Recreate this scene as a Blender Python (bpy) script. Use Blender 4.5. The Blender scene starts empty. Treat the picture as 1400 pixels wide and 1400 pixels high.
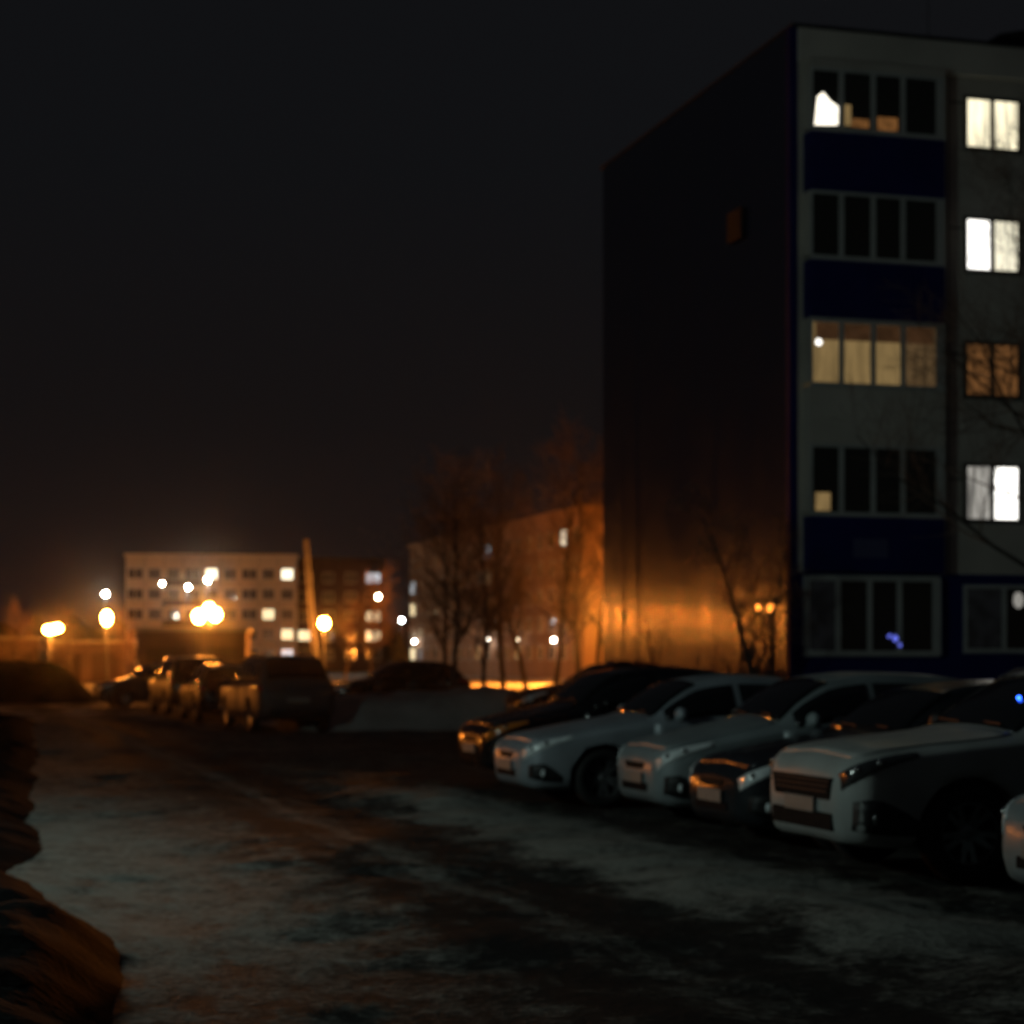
import bpy, bmesh, math, random
from mathutils import Vector, Matrix, noise

random.seed(7)
sc = bpy.context.scene
COL = sc.collection
R = math.radians
PI = math.pi
A = R(16.0)                                   # the housing estate is turned by this against the view
U = Vector((math.cos(A), math.sin(A), 0))     # along the long facade (away to the right)
V = Vector((-math.sin(A), math.cos(A), 0))    # along the road (away to the left)
EYE, FP, HY = 1.66, 2700.0, 902.0


def uv(s, t, z=0.0):
    p = U * s + V * t
    return Vector((p.x, p.y, z))


def at(px, py, d):
    """point at depth d seen at photo pixel px,py"""
    return Vector(((px - 700) / FP * d, d, EYE + (HY - py) / FP * d))


# ------------------------------------------------------------------ object helpers
def tag(o, label=None, cat=None, group=None, kind=None):
    if label: o['label'] = label
    if cat: o['category'] = cat
    if group: o['group'] = group
    if kind: o['kind'] = kind
    return o


def empty(name, loc=(0, 0, 0), rz=0.0, label=None, cat=None, group=None):
    o = bpy.data.objects.new(name, None)
    COL.objects.link(o)
    o.location = loc
    o.rotation_euler = (0, 0, rz)
    o.empty_display_size = 0.2
    return tag(o, label, cat, group)


class MB:
    def __init__(self):
        self.v, self.f, self.m = [], [], []

    def add(self, verts, faces, mi=0):
        b = len(self.v)
        self.v += [tuple(p) for p in verts]
        for f in faces:
            self.f.append(tuple(i + b for i in f))
            self.m.append(mi)
        return self

    def box(self, x0, x1, y0, y1, z0, z1, mi=0):
        vs = [(x, y, z) for z in (z0, z1) for y in (y0, y1) for x in (x0, x1)]
        return self.add(vs, [(0, 2, 3, 1), (4, 5, 7, 6), (0, 1, 5, 4), (2, 6, 7, 3), (0, 4, 6, 2), (1, 3, 7, 5)], mi)

    def tube(self, pts, rads, n=6, caps=True, mi=0):
        pts = [Vector(p) for p in pts]
        k = len(pts)
        ref = None
        vs = []
        for i, p in enumerate(pts):
            t = (pts[min(i + 1, k - 1)] - pts[max(i - 1, 0)])
            if t.length < 1e-9: t = Vector((0, 0, 1))
            t.normalize()
            if ref is None:
                ref = Vector((1, 0, 0)) if abs(t.x) < 0.8 else Vector((0, 1, 0))
            a = (ref - t * ref.dot(t))
            if a.length < 1e-6: a = t.orthogonal()
            a.normalize()
            ref = a
            b = t.cross(a)
            for j in range(n):
                q = 2 * PI * j / n
                vs.append(p + (a * math.cos(q) + b * math.sin(q)) * rads[i])
        fs = []
        for i in range(k - 1):
            for j in range(n):
                j2 = (j + 1) % n
                fs.append((i * n + j, i * n + j2, (i + 1) * n + j2, (i + 1) * n + j))
        if caps:
            fs.append(tuple(reversed(range(n))))
            fs.append(tuple(range((k - 1) * n, k * n)))
        return self.add(vs, fs, mi)

    def lathe(self, prof, axis='z', n=24, c=(0, 0, 0), mi=0, closed=False):
        """prof: list of (radius, height along the axis)"""
        vs = []
        for r, h in prof:
            for j in range(n):
                q = 2 * PI * j / n
                a, b = r * math.cos(q), r * math.sin(q)
                p = (a, b, h) if axis == 'z' else ((a, h, b) if axis == 'y' else (h, a, b))
                vs.append((p[0] + c[0], p[1] + c[1], p[2] + c[2]))
        fs = []
        k = len(prof)
        rng = range(k) if closed else range(k - 1)
        for i in rng:
            i2 = (i + 1) % k
            for j in range(n):
                j2 = (j + 1) % n
                fs.append((i * n + j, i * n + j2, i2 * n + j2, i2 * n + j))
        if not closed:
            fs.append(tuple(reversed(range(n))))
            fs.append(tuple(range((k - 1) * n, k * n)))
        return self.add(vs, fs, mi)

    def sphere(self, c, r, n=10, m=6, mi=0, sq=(1, 1, 1)):
        prof = [(max(1e-3, r * math.sin(PI * i / m)), -r * math.cos(PI * i / m)) for i in range(m + 1)]
        b = len(self.v)
        self.lathe(prof, 'z', n, (0, 0, 0), mi)
        for i in range(b, len(self.v)):
            p = self.v[i]
            self.v[i] = (p[0] * sq[0] + c[0], p[1] * sq[1] + c[1], p[2] * sq[2] + c[2])
        return self

    def build(self, name, mats, parent=None, smooth=False, loc=None, bevel=0.0):
        me = bpy.data.meshes.new(name)
        me.from_pydata(self.v, [], self.f)
        if not isinstance(mats, (list, tuple)): mats = [mats]
        for m in mats: me.materials.append(m)
        for p, mi in zip(me.polygons, self.m):
            p.material_index = mi
            p.use_smooth = smooth
        bm = bmesh.new(); bm.from_mesh(me)
        bmesh.ops.recalc_face_normals(bm, faces=bm.faces)
        bm.to_mesh(me); bm.free()
        me.update()
        o = bpy.data.objects.new(name, me)
        COL.objects.link(o)
        if parent is not None: o.parent = parent
        if loc is not None: o.location = loc
        if bevel:
            md = o.modifiers.new('bevel', 'BEVEL'); md.width = bevel; md.segments = 2
            md.limit_method = 'ANGLE'
        return o


def copy_tree(o, parent=None):
    c = o.copy()
    COL.objects.link(c)
    c.parent = parent
    for ch in list(o.children):
        copy_tree(ch, c)
    return c


# ------------------------------------------------------------------ materials
def mat(name, col, rough=0.6, metal=0.0, var=0.0, vscale=3.0, bump=0.0, bscale=20.0, coat=0.0, spec=0.5, emit=None, estr=0.0, col2=None):
    m = bpy.data.materials.new(name)
    m.use_nodes = True
    nt = m.node_tree
    b = nt.nodes['Principled BSDF']
    b.inputs['Base Color'].default_value = (*col, 1)
    b.inputs['Roughness'].default_value = rough
    b.inputs['Metallic'].default_value = metal
    b.inputs['Coat Weight'].default_value = coat
    b.inputs['Coat Roughness'].default_value = 0.06
    b.inputs['Specular IOR Level'].default_value = spec
    if emit:
        b.inputs['Emission Color'].default_value = (*emit, 1)
        b.inputs['Emission Strength'].default_value = estr
    tc = nt.nodes.new('ShaderNodeTexCoord')
    if var > 0:
        n = nt.nodes.new('ShaderNodeTexNoise')
        n.inputs['Scale'].default_value = vscale
        n.inputs['Detail'].default_value = 5
        nt.links.new(tc.outputs['Object'], n.inputs['Vector'])
        r = nt.nodes.new('ShaderNodeValToRGB')
        r.color_ramp.elements[0].position = 0.3
        r.color_ramp.elements[1].position = 0.7
        c2 = col2 if col2 else tuple(max(0, c * (1 - var)) for c in col)
        r.color_ramp.elements[0].color = (*c2, 1)
        r.color_ramp.elements[1].color = (*col, 1)
        nt.links.new(n.outputs['Fac'], r.inputs['Fac'])
        nt.links.new(r.outputs['Color'], b.inputs['Base Color'])
        mr = nt.nodes.new('ShaderNodeMapRange')
        mr.inputs['To Min'].default_value = min(1, rough * 1.35)
        mr.inputs['To Max'].default_value = rough * 0.8
        nt.links.new(n.outputs['Fac'], mr.inputs['Value'])
        nt.links.new(mr.outputs['Result'], b.inputs['Roughness'])
    if bump > 0:
        n2 = nt.nodes.new('ShaderNodeTexNoise')
        n2.inputs['Scale'].default_value = bscale
        n2.inputs['Detail'].default_value = 6
        nt.links.new(tc.outputs['Object'], n2.inputs['Vector'])
        bp = nt.nodes.new('ShaderNodeBump')
        bp.inputs['Strength'].default_value = bump
        bp.inputs['Distance'].default_value = 0.05
        nt.links.new(n2.outputs['Fac'], bp.inputs['Height'])
        nt.links.new(bp.outputs['Normal'], b.inputs['Normal'])
    return m


def glow(name, col, strength, tex=0.0, scale=4.0, axis_folds=False):
    """a lit window or lamp: emission with an uneven, curtained surface"""
    m = bpy.data.materials.new(name)
    m.use_nodes = True
    nt = m.node_tree
    b = nt.nodes['Principled BSDF']
    b.inputs['Base Color'].default_value = (0.05, 0.05, 0.05, 1)
    b.inputs['Roughness'].default_value = 0.1
    b.inputs['Emission Color'].default_value = (*col, 1)
    b.inputs['Emission Strength'].default_value = strength
    if tex > 0:
        tc = nt.nodes.new('ShaderNodeTexCoord')
        mp = nt.nodes.new('ShaderNodeMapping')
        mp.inputs['Scale'].default_value = (3.0, 3.0, 0.35) if axis_folds else (1, 1, 1)
        n = nt.nodes.new('ShaderNodeTexNoise')
        n.inputs['Scale'].default_value = scale
        n.inputs['Detail'].default_value = 3
        nt.links.new(tc.outputs['Object'], mp.inputs['Vector'])
        nt.links.new(mp.outputs['Vector'], n.inputs['Vector'])
        mr = nt.nodes.new('ShaderNodeMapRange')
        mr.inputs['From Min'].default_value = 0.35
        mr.inputs['From Max'].default_value = 0.6
        mr.inputs['To Min'].default_value = strength * (1 - tex)
        mr.inputs['To Max'].default_value = strength
        nt.links.new(n.outputs['Fac'], mr.inputs['Value'])
        nt.links.new(mr.outputs['Result'], b.inputs['Emission Strength'])
    return m


SODIUM = (1.0, 0.275, 0.032)
COLDW = (0.76, 1.0, 0.91)
M = dict(
    wall=mat('pale_panel', (0.74, 0.70, 0.62), 0.85, var=0.25, vscale=0.8, bump=0.15, bscale=30),
    fascia=mat('roof_fascia', (0.76, 0.72, 0.64), 0.7, var=0.25, vscale=0.6),
    blue=mat('navy_panel', (0.018, 0.024, 0.17), 0.55, var=0.25, vscale=1.2, spec=0.15),
    cladding=mat('navy_ribbed_metal', (0.004, 0.006, 0.035), 0.135, var=0.15, vscale=0.7, spec=0.9),
    frame=mat('window_plastic', (0.62, 0.64, 0.62), 0.4, var=0.15, vscale=2.0),
    glass=mat('dark_glass', (0.05, 0.05, 0.045), 0.05, var=0.2, vscale=1.0),
    roofing=mat('roofing_felt', (0.03, 0.03, 0.032), 0.8, var=0.3, vscale=1.0),
    concrete=mat('concrete', (0.30, 0.29, 0.27), 0.85, var=0.3, vscale=2.0, bump=0.2),
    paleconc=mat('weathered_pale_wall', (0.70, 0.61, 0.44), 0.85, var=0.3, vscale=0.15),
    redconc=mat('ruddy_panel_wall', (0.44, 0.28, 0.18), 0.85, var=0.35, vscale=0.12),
    brown_and_shade=mat('brown_wall_and_shade', (0.06, 0.038, 0.03), 0.85, var=0.3, vscale=0.3),
    garage=mat('brown_render', (0.11, 0.075, 0.058), 0.85, var=0.3, vscale=0.6),
    seam=mat('joint_mortar', (0.12, 0.11, 0.10), 0.9, var=0.2),
    steel=mat('painted_dark_steel', (0.05, 0.05, 0.05), 0.6, metal=0.2, var=0.2),
    bark=mat('dark_bark', (0.085, 0.066, 0.054), 0.9, var=0.5, vscale=6, bump=0.4, bscale=25),
    twig=mat('bare_twigs', (0.26, 0.17, 0.12), 0.85, var=0.4, vscale=2),
    needle=mat('dark_needles', (0.012, 0.018, 0.010), 0.8, var=0.5, vscale=2),
    rubber=mat('tyre_rubber', (0.012, 0.012, 0.012), 0.85, var=0.3, vscale=8),
    rim=mat('alloy_rim', (0.33, 0.34, 0.35), 0.35, metal=0.8, var=0.3, vscale=6),
    mesh=mat('grille_mesh', (0.007, 0.007, 0.007), 0.75, var=0.3, vscale=30, spec=0.15),
    black=mat('black_plastic', (0.010, 0.010, 0.011), 0.5, var=0.2, vscale=5),
    arch=mat('arch_liner', (0.006, 0.006, 0.006), 0.9, var=0.2),
    carglass=mat('car_glass', (0.008, 0.009, 0.010), 0.04, var=0.1, vscale=2),
    lens=mat('headlamp_lens', (0.86, 0.92, 0.94), 0.3, metal=0.0, var=0.3, vscale=18, coat=1.0),
    smoked=mat('smoked_lens', (0.035, 0.037, 0.038), 0.15, var=0.3, vscale=12, coat=1.0),
    amber=mat('amber_glint_lens', (0.55, 0.16, 0.02), 0.12, var=0.2, vscale=10, coat=1.0),  # orange reflection of the street lamps put into the headlight colour
    redlens=mat('tail_lens', (0.20, 0.008, 0.006), 0.10, var=0.2, vscale=10, coat=1.0),
    plate=mat('number_plate', (0.24, 0.23, 0.21), 0.45, var=0.25, vscale=6),
    chrome=mat('chrome_trim', (0.55, 0.56, 0.56), 0.12, metal=1.0, var=0.1),
    plaque=mat('blue_grey_plaque', (0.09, 0.10, 0.22), 0.4, var=0.2, vscale=3),
    signblack=mat('dark_sign_metal', (0.006, 0.006, 0.006), 0.7, var=0.2),
    vent=mat('pale_vent_grille', (0.03, 0.03, 0.034), 0.6, var=0.35, vscale=9),
)


def paint(name, col, rough=0.3, metal=0.2, cr=0.12):
    """car paint under a film of winter road dirt that thickens towards the sills"""
    m = mat(name, col, rough, metal, var=0.28, vscale=2.2, coat=0.55)
    nt = m.node_tree
    b = nt.nodes['Principled BSDF']
    b.inputs['Coat Weight'].default_value = .25 if cr > .1 else .5
    b.inputs['Coat Roughness'].default_value = cr
    b.inputs['Specular IOR Level'].default_value = 0.25
    src = b.inputs['Base Color'].links[0].from_socket
    tc = nt.nodes.new('ShaderNodeTexCoord')
    sep = nt.nodes.new('ShaderNodeSeparateXYZ')
    nt.links.new(tc.outputs['Object'], sep.inputs[0])
    n = nt.nodes.new('ShaderNodeTexNoise'); n.inputs['Scale'].default_value = 5; n.inputs['Detail'].default_value = 6
    nt.links.new(tc.outputs['Object'], n.inputs['Vector'])
    mr = nt.nodes.new('ShaderNodeMapRange')
    mr.inputs['From Min'].default_value = 0.75; mr.inputs['From Max'].default_value = 0.15
    mr.inputs['To Min'].default_value = 0.0; mr.inputs['To Max'].default_value = 0.9
    nt.links.new(sep.outputs['Z'], mr.inputs['Value'])
    mu = nt.nodes.new('ShaderNodeMath'); mu.operation = 'MULTIPLY'
    nt.links.new(mr.outputs['Result'], mu.inputs[0]); nt.links.new(n.outputs['Fac'], mu.inputs[1])
    mx = nt.nodes.new('ShaderNodeMixRGB')
    nt.links.new(mu.outputs[0], mx.inputs['Fac'])
    nt.links.new(src, mx.inputs['Color1'])
    mx.inputs['Color2'].default_value = (*(min(.10, .02 + c * .4) for c in col), 1)
    nt.links.new(mx.outputs['Color'], b.inputs['Base Color'])
    return m


M['cladding'].node_tree.nodes['Principled BSDF'].inputs['IOR'].default_value = 2.5


# ------------------------------------------------------------------ ground
def hgt(x, y):
    s = x * U.x + y * U.y
    t = x * V.x + y * V.y
    h = 0.05 * noise.noise((x * 0.22, y * 0.22, 0)) + 0.034 * noise.noise((x * 0.9, y * 0.9, 3)) + 0.016 * noise.noise((x * 2.6, y * 2.6, 7))
    # frozen ruts along the road
    h += 0.034 * math.sin(s * 2.6 + 1.5 * noise.noise((x * .1, y * .1, 5))) * max(0, 1 - abs(s - 3.6) / 2.8)
    # ridge of ploughed snow in front of the parked noses
    if t < 24:
        h += 0.10 * math.exp(-((s - 5.5) / 0.6) ** 2) * (0.45 + 0.75 * noise.noise((x * 0.8, y * 0.8, 11)))
    k = min(1, max(0, (90 - math.hypot(x, y)) / 40))
    return h * k


def ground_material(road):
    m = bpy.data.materials.new('icy_road' if road else 'trodden_snow')
    m.use_nodes = True
    nt = m.node_tree
    b = nt.nodes['Principled BSDF']
    b.inputs['Specular IOR Level'].default_value = 0.12
    tc = nt.nodes.new('ShaderNodeTexCoord')
    mp = nt.nodes.new('ShaderNodeMapping')
    mp.inputs['Rotation'].default_value = (0, 0, -A)
    nt.links.new(tc.outputs['Object'], mp.inputs['Vector'])

    def noi(scale, stretch, detail=6, off=0.0):
        q = nt.nodes.new('ShaderNodeMapping')
        q.inputs['Scale'].default_value = (1, stretch, 1)
        q.inputs['Location'].default_value = (off, off * 0.7, 0)
        nt.links.new(mp.outputs['Vector'], q.inputs['Vector'])
        n = nt.nodes.new('ShaderNodeTexNoise')
        n.inputs['Scale'].default_value = scale
        n.inputs['Detail'].default_value = detail
        n.inputs['Roughness'].default_value = 0.62
        nt.links.new(q.outputs['Vector'], n.inputs['Vector'])
        return n.outputs['Fac']

    def math_(op, a, c, clamp=False):
        n = nt.nodes.new('ShaderNodeMath'); n.operation = op; n.use_clamp = clamp
        for i, v in enumerate((a, c)):
            if isinstance(v, (int, float)): n.inputs[i].default_value = v
            else: nt.links.new(v, n.inputs[i])
        return n.outputs[0]

    def rng(v, f0, f1, t0, t1):
        n = nt.nodes.new('ShaderNodeMapRange')
        n.interpolation_type = 'SMOOTHSTEP'
        for k, w in zip(('From Min', 'From Max', 'To Min', 'To Max'), (f0, f1, t0, t1)): n.inputs[k].default_value = w
        nt.links.new(v, n.inputs['Value'])
        return n.outputs['Result']
    big = noi(0.33, 0.45)
    mid = noi(1.3, 0.6, off=4)
    fine = noi(13.0, 1.0, off=9)
    lumps = noi(3.6, 0.75, detail=4, off=15)
    sep = nt.nodes.new('ShaderNodeSeparateXYZ')
    nt.links.new(mp.outputs['Vector'], sep.inputs[0])
    s, t = sep.outputs['X'], sep.outputs['Y']
    if road:
        # old snow along the kerb side, a pool of lamp light painted into it, and in front of the parked cars, bare asphalt in the wheel tracks
        left = math_('MULTIPLY', rng(s, 1.2, 3.7, 0.60, -0.06), math_('MULTIPLY', rng(t, 9.0, 12.5, 0.2, 1.0), rng(t, 18, 30, 1.0, 0.35)))
        far = rng(t, 28, 44, 0.0, 0.22)
        left = math_('ADD', left, far)
        wob = math_('ADD', s, math_('MULTIPLY', math_('SUBTRACT', mid, 0.5), 1.8))
        ridge = math_('MULTIPLY', rng(wob, 4.55, 5.2, 0, 1), rng(wob, 6.0, 6.5, 1, 0))
        ridge = math_('MULTIPLY', ridge, math_('MULTIPLY', rng(t, 22.5, 26, 0.62, 0.05), rng(t, 8.6, 10.8, 0.0, 1.0)))
        mask = math_('ADD', math_('ADD', left, ridge), math_('MULTIPLY', math_('SUBTRACT', big, 0.5), 0.9))
        mask = math_('ADD', mask, math_('MULTIPLY', math_('SUBTRACT', mid, 0.48), 0.75))
        mask = math_('ADD', mask, math_('MULTIPLY', math_('SUBTRACT', fine, 0.5), 1.5))
        wb = math_('ADD', s, math_('MULTIPLY', math_('SUBTRACT', big, 0.5), 0.5))
        rut = math_('MULTIPLY', rng(wb, 3.45, 3.62, 0, 1), rng(wb, 3.7, 3.9, 1, 0))
        tr1 = math_('MULTIPLY', rng(wb, 2.75, 2.95, 0, 1), rng(wb, 3.15, 3.35, 1, 0))
        tr2 = math_('MULTIPLY', rng(wb, 4.0, 4.15, 0, 1), rng(wb, 4.35, 4.5, 1, 0))
        mask = math_('ADD', mask, math_('MULTIPLY', rut, 0.28))
        mask = math_('SUBTRACT', mask, math_('MULTIPLY', math_('ADD', tr1, tr2), 0.20))
        mask = math_('ADD', mask, math_('MULTIPLY', math_('SUBTRACT', lumps, 0.5), 1.5))
        mask = rng(mask, -0.2, 0.85, 0.0, 1.0)
        c0, c1 = (0.018, 0.017, 0.016), (0.27, 0.262, 0.235)
    else:
        mask = math_('ADD', big, math_('MULTIPLY', math_('SUBTRACT', mid, 0.5), 0.8))
        mask = math_('ADD', mask, math_('MULTIPLY', math_('SUBTRACT', fine, 0.5), 0.4))
        mask = rng(mask, 0.25, 0.65, 0.0, 1.0)
        c0, c1 = (0.20, 0.19, 0.175), (0.58, 0.58, 0.55)
    mx = nt.nodes.new('ShaderNodeMixRGB')
    nt.links.new(mask, mx.inputs['Fac'])
    mx.inputs['Color1'].default_value = (*c0, 1)
    mx.inputs['Color2'].default_value = (*c1, 1)
    nt.links.new(mx.outputs['Color'], b.inputs['Base Color'])
    ro = nt.nodes.new('ShaderNodeMapRange')
    ro.inputs['To Min'].default_value = 0.62 if road else 0.75
    ro.inputs['To Max'].default_value = 0.8
    nt.links.new(mask, ro.inputs['Value'])
    nt.links.new(ro.outputs['Result'], b.inputs['Roughness'])
    hsum = math_('ADD', math_('MULTIPLY', mid, 0.6), math_('ADD', math_('MULTIPLY', fine, 0.35), math_('ADD', math_('MULTIPLY', mask, 0.25), math_('MULTIPLY', lumps, 0.9))))
    bp = nt.nodes.new('ShaderNodeBump')
    bp.inputs['Strength'].default_value = 0.45
    bp.inputs['Distance'].default_value = 0.07
    nt.links.new(hsum, bp.inputs['Height'])
    nt.links.new(bp.outputs['Normal'], b.inputs['Normal'])
    return m


def axis_vals(fine, step, far):
    a, b = fine
    vals = []
    x = a
    while x <= b + 1e-6:
        vals.append(x); x += step
    g = step
    x = b
    while x < far[1]:
        g *= 1.35; x += g; vals.append(min(x, far[1]))
    g = step
    x = a
    while x > far[0]:
        g *= 1.35; x -= g; vals.insert(0, max(x, far[0]))
    return vals


def build_ground():
    xs = axis_vals((-14, 14), 0.28, (-560, 560))
    ys = axis_vals((5, 48), 0.28, (-60, 880))
    mb = MB()
    vs = [(x, y, hgt(x, y)) for y in ys for x in xs]
    n = len(xs)
    fs = [(j * n + i, j * n + i + 1, (j + 1) * n + i + 1, (j + 1) * n + i) for j in range(len(ys) - 1) for i in range(n - 1)]
    mb.add(vs, fs)
    g = mb.build('ground', ground_material(False), smooth=True)
    tag(g, kind='structure')
    mb = MB()
    ss = [0.06 + 0.16 * i for i in range(78)]          # 0 .. 12.4
    ts = [4 + 0.22 * i for i in range(250)]
    t = ts[-1]
    while t < 150:
        t += 3; ts.append(t)
    vs = []
    for t in ts:
        for i, s in enumerate(ss):
            e = 0.25 * noise.noise((s * 0.1, t * 0.35, 20)) if i in (0, len(ss) - 1) else 0
            p = uv(s + e, t)
            vs.append((p.x, p.y, hgt(p.x, p.y) + 0.012))
    n = len(ss)
    fs = [(j * n + i, j * n + i + 1, (j + 1) * n + i + 1, (j + 1) * n + i) for j in range(len(ts) - 1) for i in range(n - 1)]
    mb.add(vs, fs)
    r = mb.build('road', ground_material(True), smooth=True)
    tag(r, kind='structure')


build_ground()


# ------------------------------------------------------------------ snow banks
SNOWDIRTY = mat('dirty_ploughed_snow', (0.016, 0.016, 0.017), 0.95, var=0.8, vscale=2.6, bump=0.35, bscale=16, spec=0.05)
SNOWGREY = mat('grey_bank_snow', (0.50, 0.51, 0.48), 0.85, var=0.35, vscale=1.2, bump=0.7, bscale=7)


def bank(name, material, s0, s1, t0, t1, hfun, step, label, chunks=0, csize=1.0):
    mb = MB()
    ns = max(6, int((s1 - s0) / step)); nt_ = max(6, int((t1 - t0) / step))
    vs = []
    for j in range(nt_ + 1):
        for i in range(ns + 1):
            s = s0 + (s1 - s0) * i / ns
            t = t0 + (t1 - t0) * j / nt_
            p = uv(s, t)
            z = hfun(s, t)
            lump = 0.20 * noise.noise((p.x * 0.9, p.y * 0.9, 31)) + 0.2 * noise.noise((p.x * 2.3, p.y * 2.3, 37)) + 0.10 * noise.noise((p.x * 6, p.y * 6, 41))
            vs.append((p.x, p.y, hgt(p.x, p.y) - 0.08 + z * (1 + 0.45 * lump) + 0.14 * lump * min(1, z * 3)))
    n = ns + 1
    fs = [(j * n + i, j * n + i + 1, (j + 1) * n + i + 1, (j + 1) * n + i) for j in range(nt_) for i in range(ns)]
    mb.add(vs, fs)
    rr = random.Random(label)
    for q in range(chunks):                          # frozen lumps lying in the bank
        i = rr.randrange(2, n - 2); j = rr.randrange(2, nt_ - 1)
        if t1 - t0 > 30: j = rr.randrange(2, int(nt_ * .5))
        c = Vector(vs[j * n + i])
        if hfun(s0 + (s1 - s0) * i / ns, t0 + (t1 - t0) * j / nt_) < .12: continue
        r = rr.uniform(.04, .15) * csize
        b0 = len(mb.v)
        mb.sphere((0, 0, 0), r, 7, 5, sq=(1, rr.uniform(.6, 1), rr.uniform(.5, .8)))
        for k in range(b0, len(mb.v)):
            p = Vector(mb.v[k]); p *= 1 + .45 * noise.noise(p * (4 / r * .35) + Vector((q, 0, 0)))
            mb.v[k] = tuple(p + c)
    o = mb.build(name, material, smooth=True)
    return tag(o, label, 'snow bank')


def ss_(a, b, x):
    k = min(1, max(0, (x - a) / (b - a)))
    return k * k * (3 - 2 * k)


def kerb_bank(s, t):
    edge = 0.75 + 0.30 * ss_(14, 19, t) + 0.04 * max(0, t - 20) + 0.16 * noise.noise((t * 0.45, 1.3, 0)) + 0.35 * math.exp(-((t - 11.6) / 2.2) ** 2)
    side = 1 - ss_(edge - 0.70, edge + 0.16, s)
    ends = ss_(3.5, 6.5, t) * (1 - ss_(52, 60, t))
    back = ss_(-6, -4.2, s)
    hh = 0.27 + 0.09 * noise.noise((s * 0.5, t * 0.3, 8)) + 0.17 * math.exp(-((t - 10.6) / 2.0) ** 2)
    hh *= 1 - 0.45 * math.exp(-((t - 15.6) / 1.0) ** 2)
    return max(0, hh) * side * ends * back


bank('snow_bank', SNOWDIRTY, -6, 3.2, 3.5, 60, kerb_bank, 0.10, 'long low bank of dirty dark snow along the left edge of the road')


def lawn_bank(s, t):
    return 0.92 * ss_(7.6, 8.5, s) * (1 - ss_(15.5, 17, s)) * ss_(44.3, 46.0, t) * (1 - ss_(50, 53, t)) * (0.95 + 0.1 * math.sin(s * 1.1))


bank('snow_bank', SNOWGREY, 7.2, 17.5, 44, 53.5, lawn_bank, 0.3, 'pale grey snow bank between the hatchback and the two tree trunks')

h0 = at(28, 962, 76)


def heap(s, t):
    c = Vector((h0.x, h0.y))
    p = uv(s, t)
    dx, dy = (p.x - c.x) / 3.5, (p.y - c.y) / 2.6
    r = math.hypot(dx, dy)
    return 1.6 * (1 - ss_(0.35, 1.0, r))


hs = Vector((h0.x, h0.y, 0)).dot(U); ht = Vector((h0.x, h0.y, 0)).dot(V)
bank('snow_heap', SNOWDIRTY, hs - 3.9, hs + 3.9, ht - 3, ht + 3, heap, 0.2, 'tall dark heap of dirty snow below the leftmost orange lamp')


# ------------------------------------------------------------------ cars
def pchip(xs, ys):
    n = len(xs)
    h = [xs[i + 1] - xs[i] for i in range(n - 1)]
    d = [(ys[i + 1] - ys[i]) / h[i] for i in range(n - 1)]
    m = [0.0] * n
    m[0], m[-1] = d[0], d[-1]
    for i in range(1, n - 1):
        if d[i - 1] * d[i] <= 0: m[i] = 0
        else:
            w1, w2 = 2 * h[i] + h[i - 1], h[i] + 2 * h[i - 1]
            m[i] = (w1 + w2) / (w1 / d[i - 1] + w2 / d[i])

    def f(x):
        x = min(max(x, xs[0]), xs[-1])
        i = 0
        while i < n - 2 and x > xs[i + 1]: i += 1
        t = (x - xs[i]) / h[i]
        return ((2 * t**3 - 3 * t * t + 1) * ys[i] + (t**3 - 2 * t * t + t) * h[i] * m[i]
                + (-2 * t**3 + 3 * t * t) * ys[i + 1] + (t**3 - t * t) * h[i] * m[i + 1])
    return f


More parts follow.
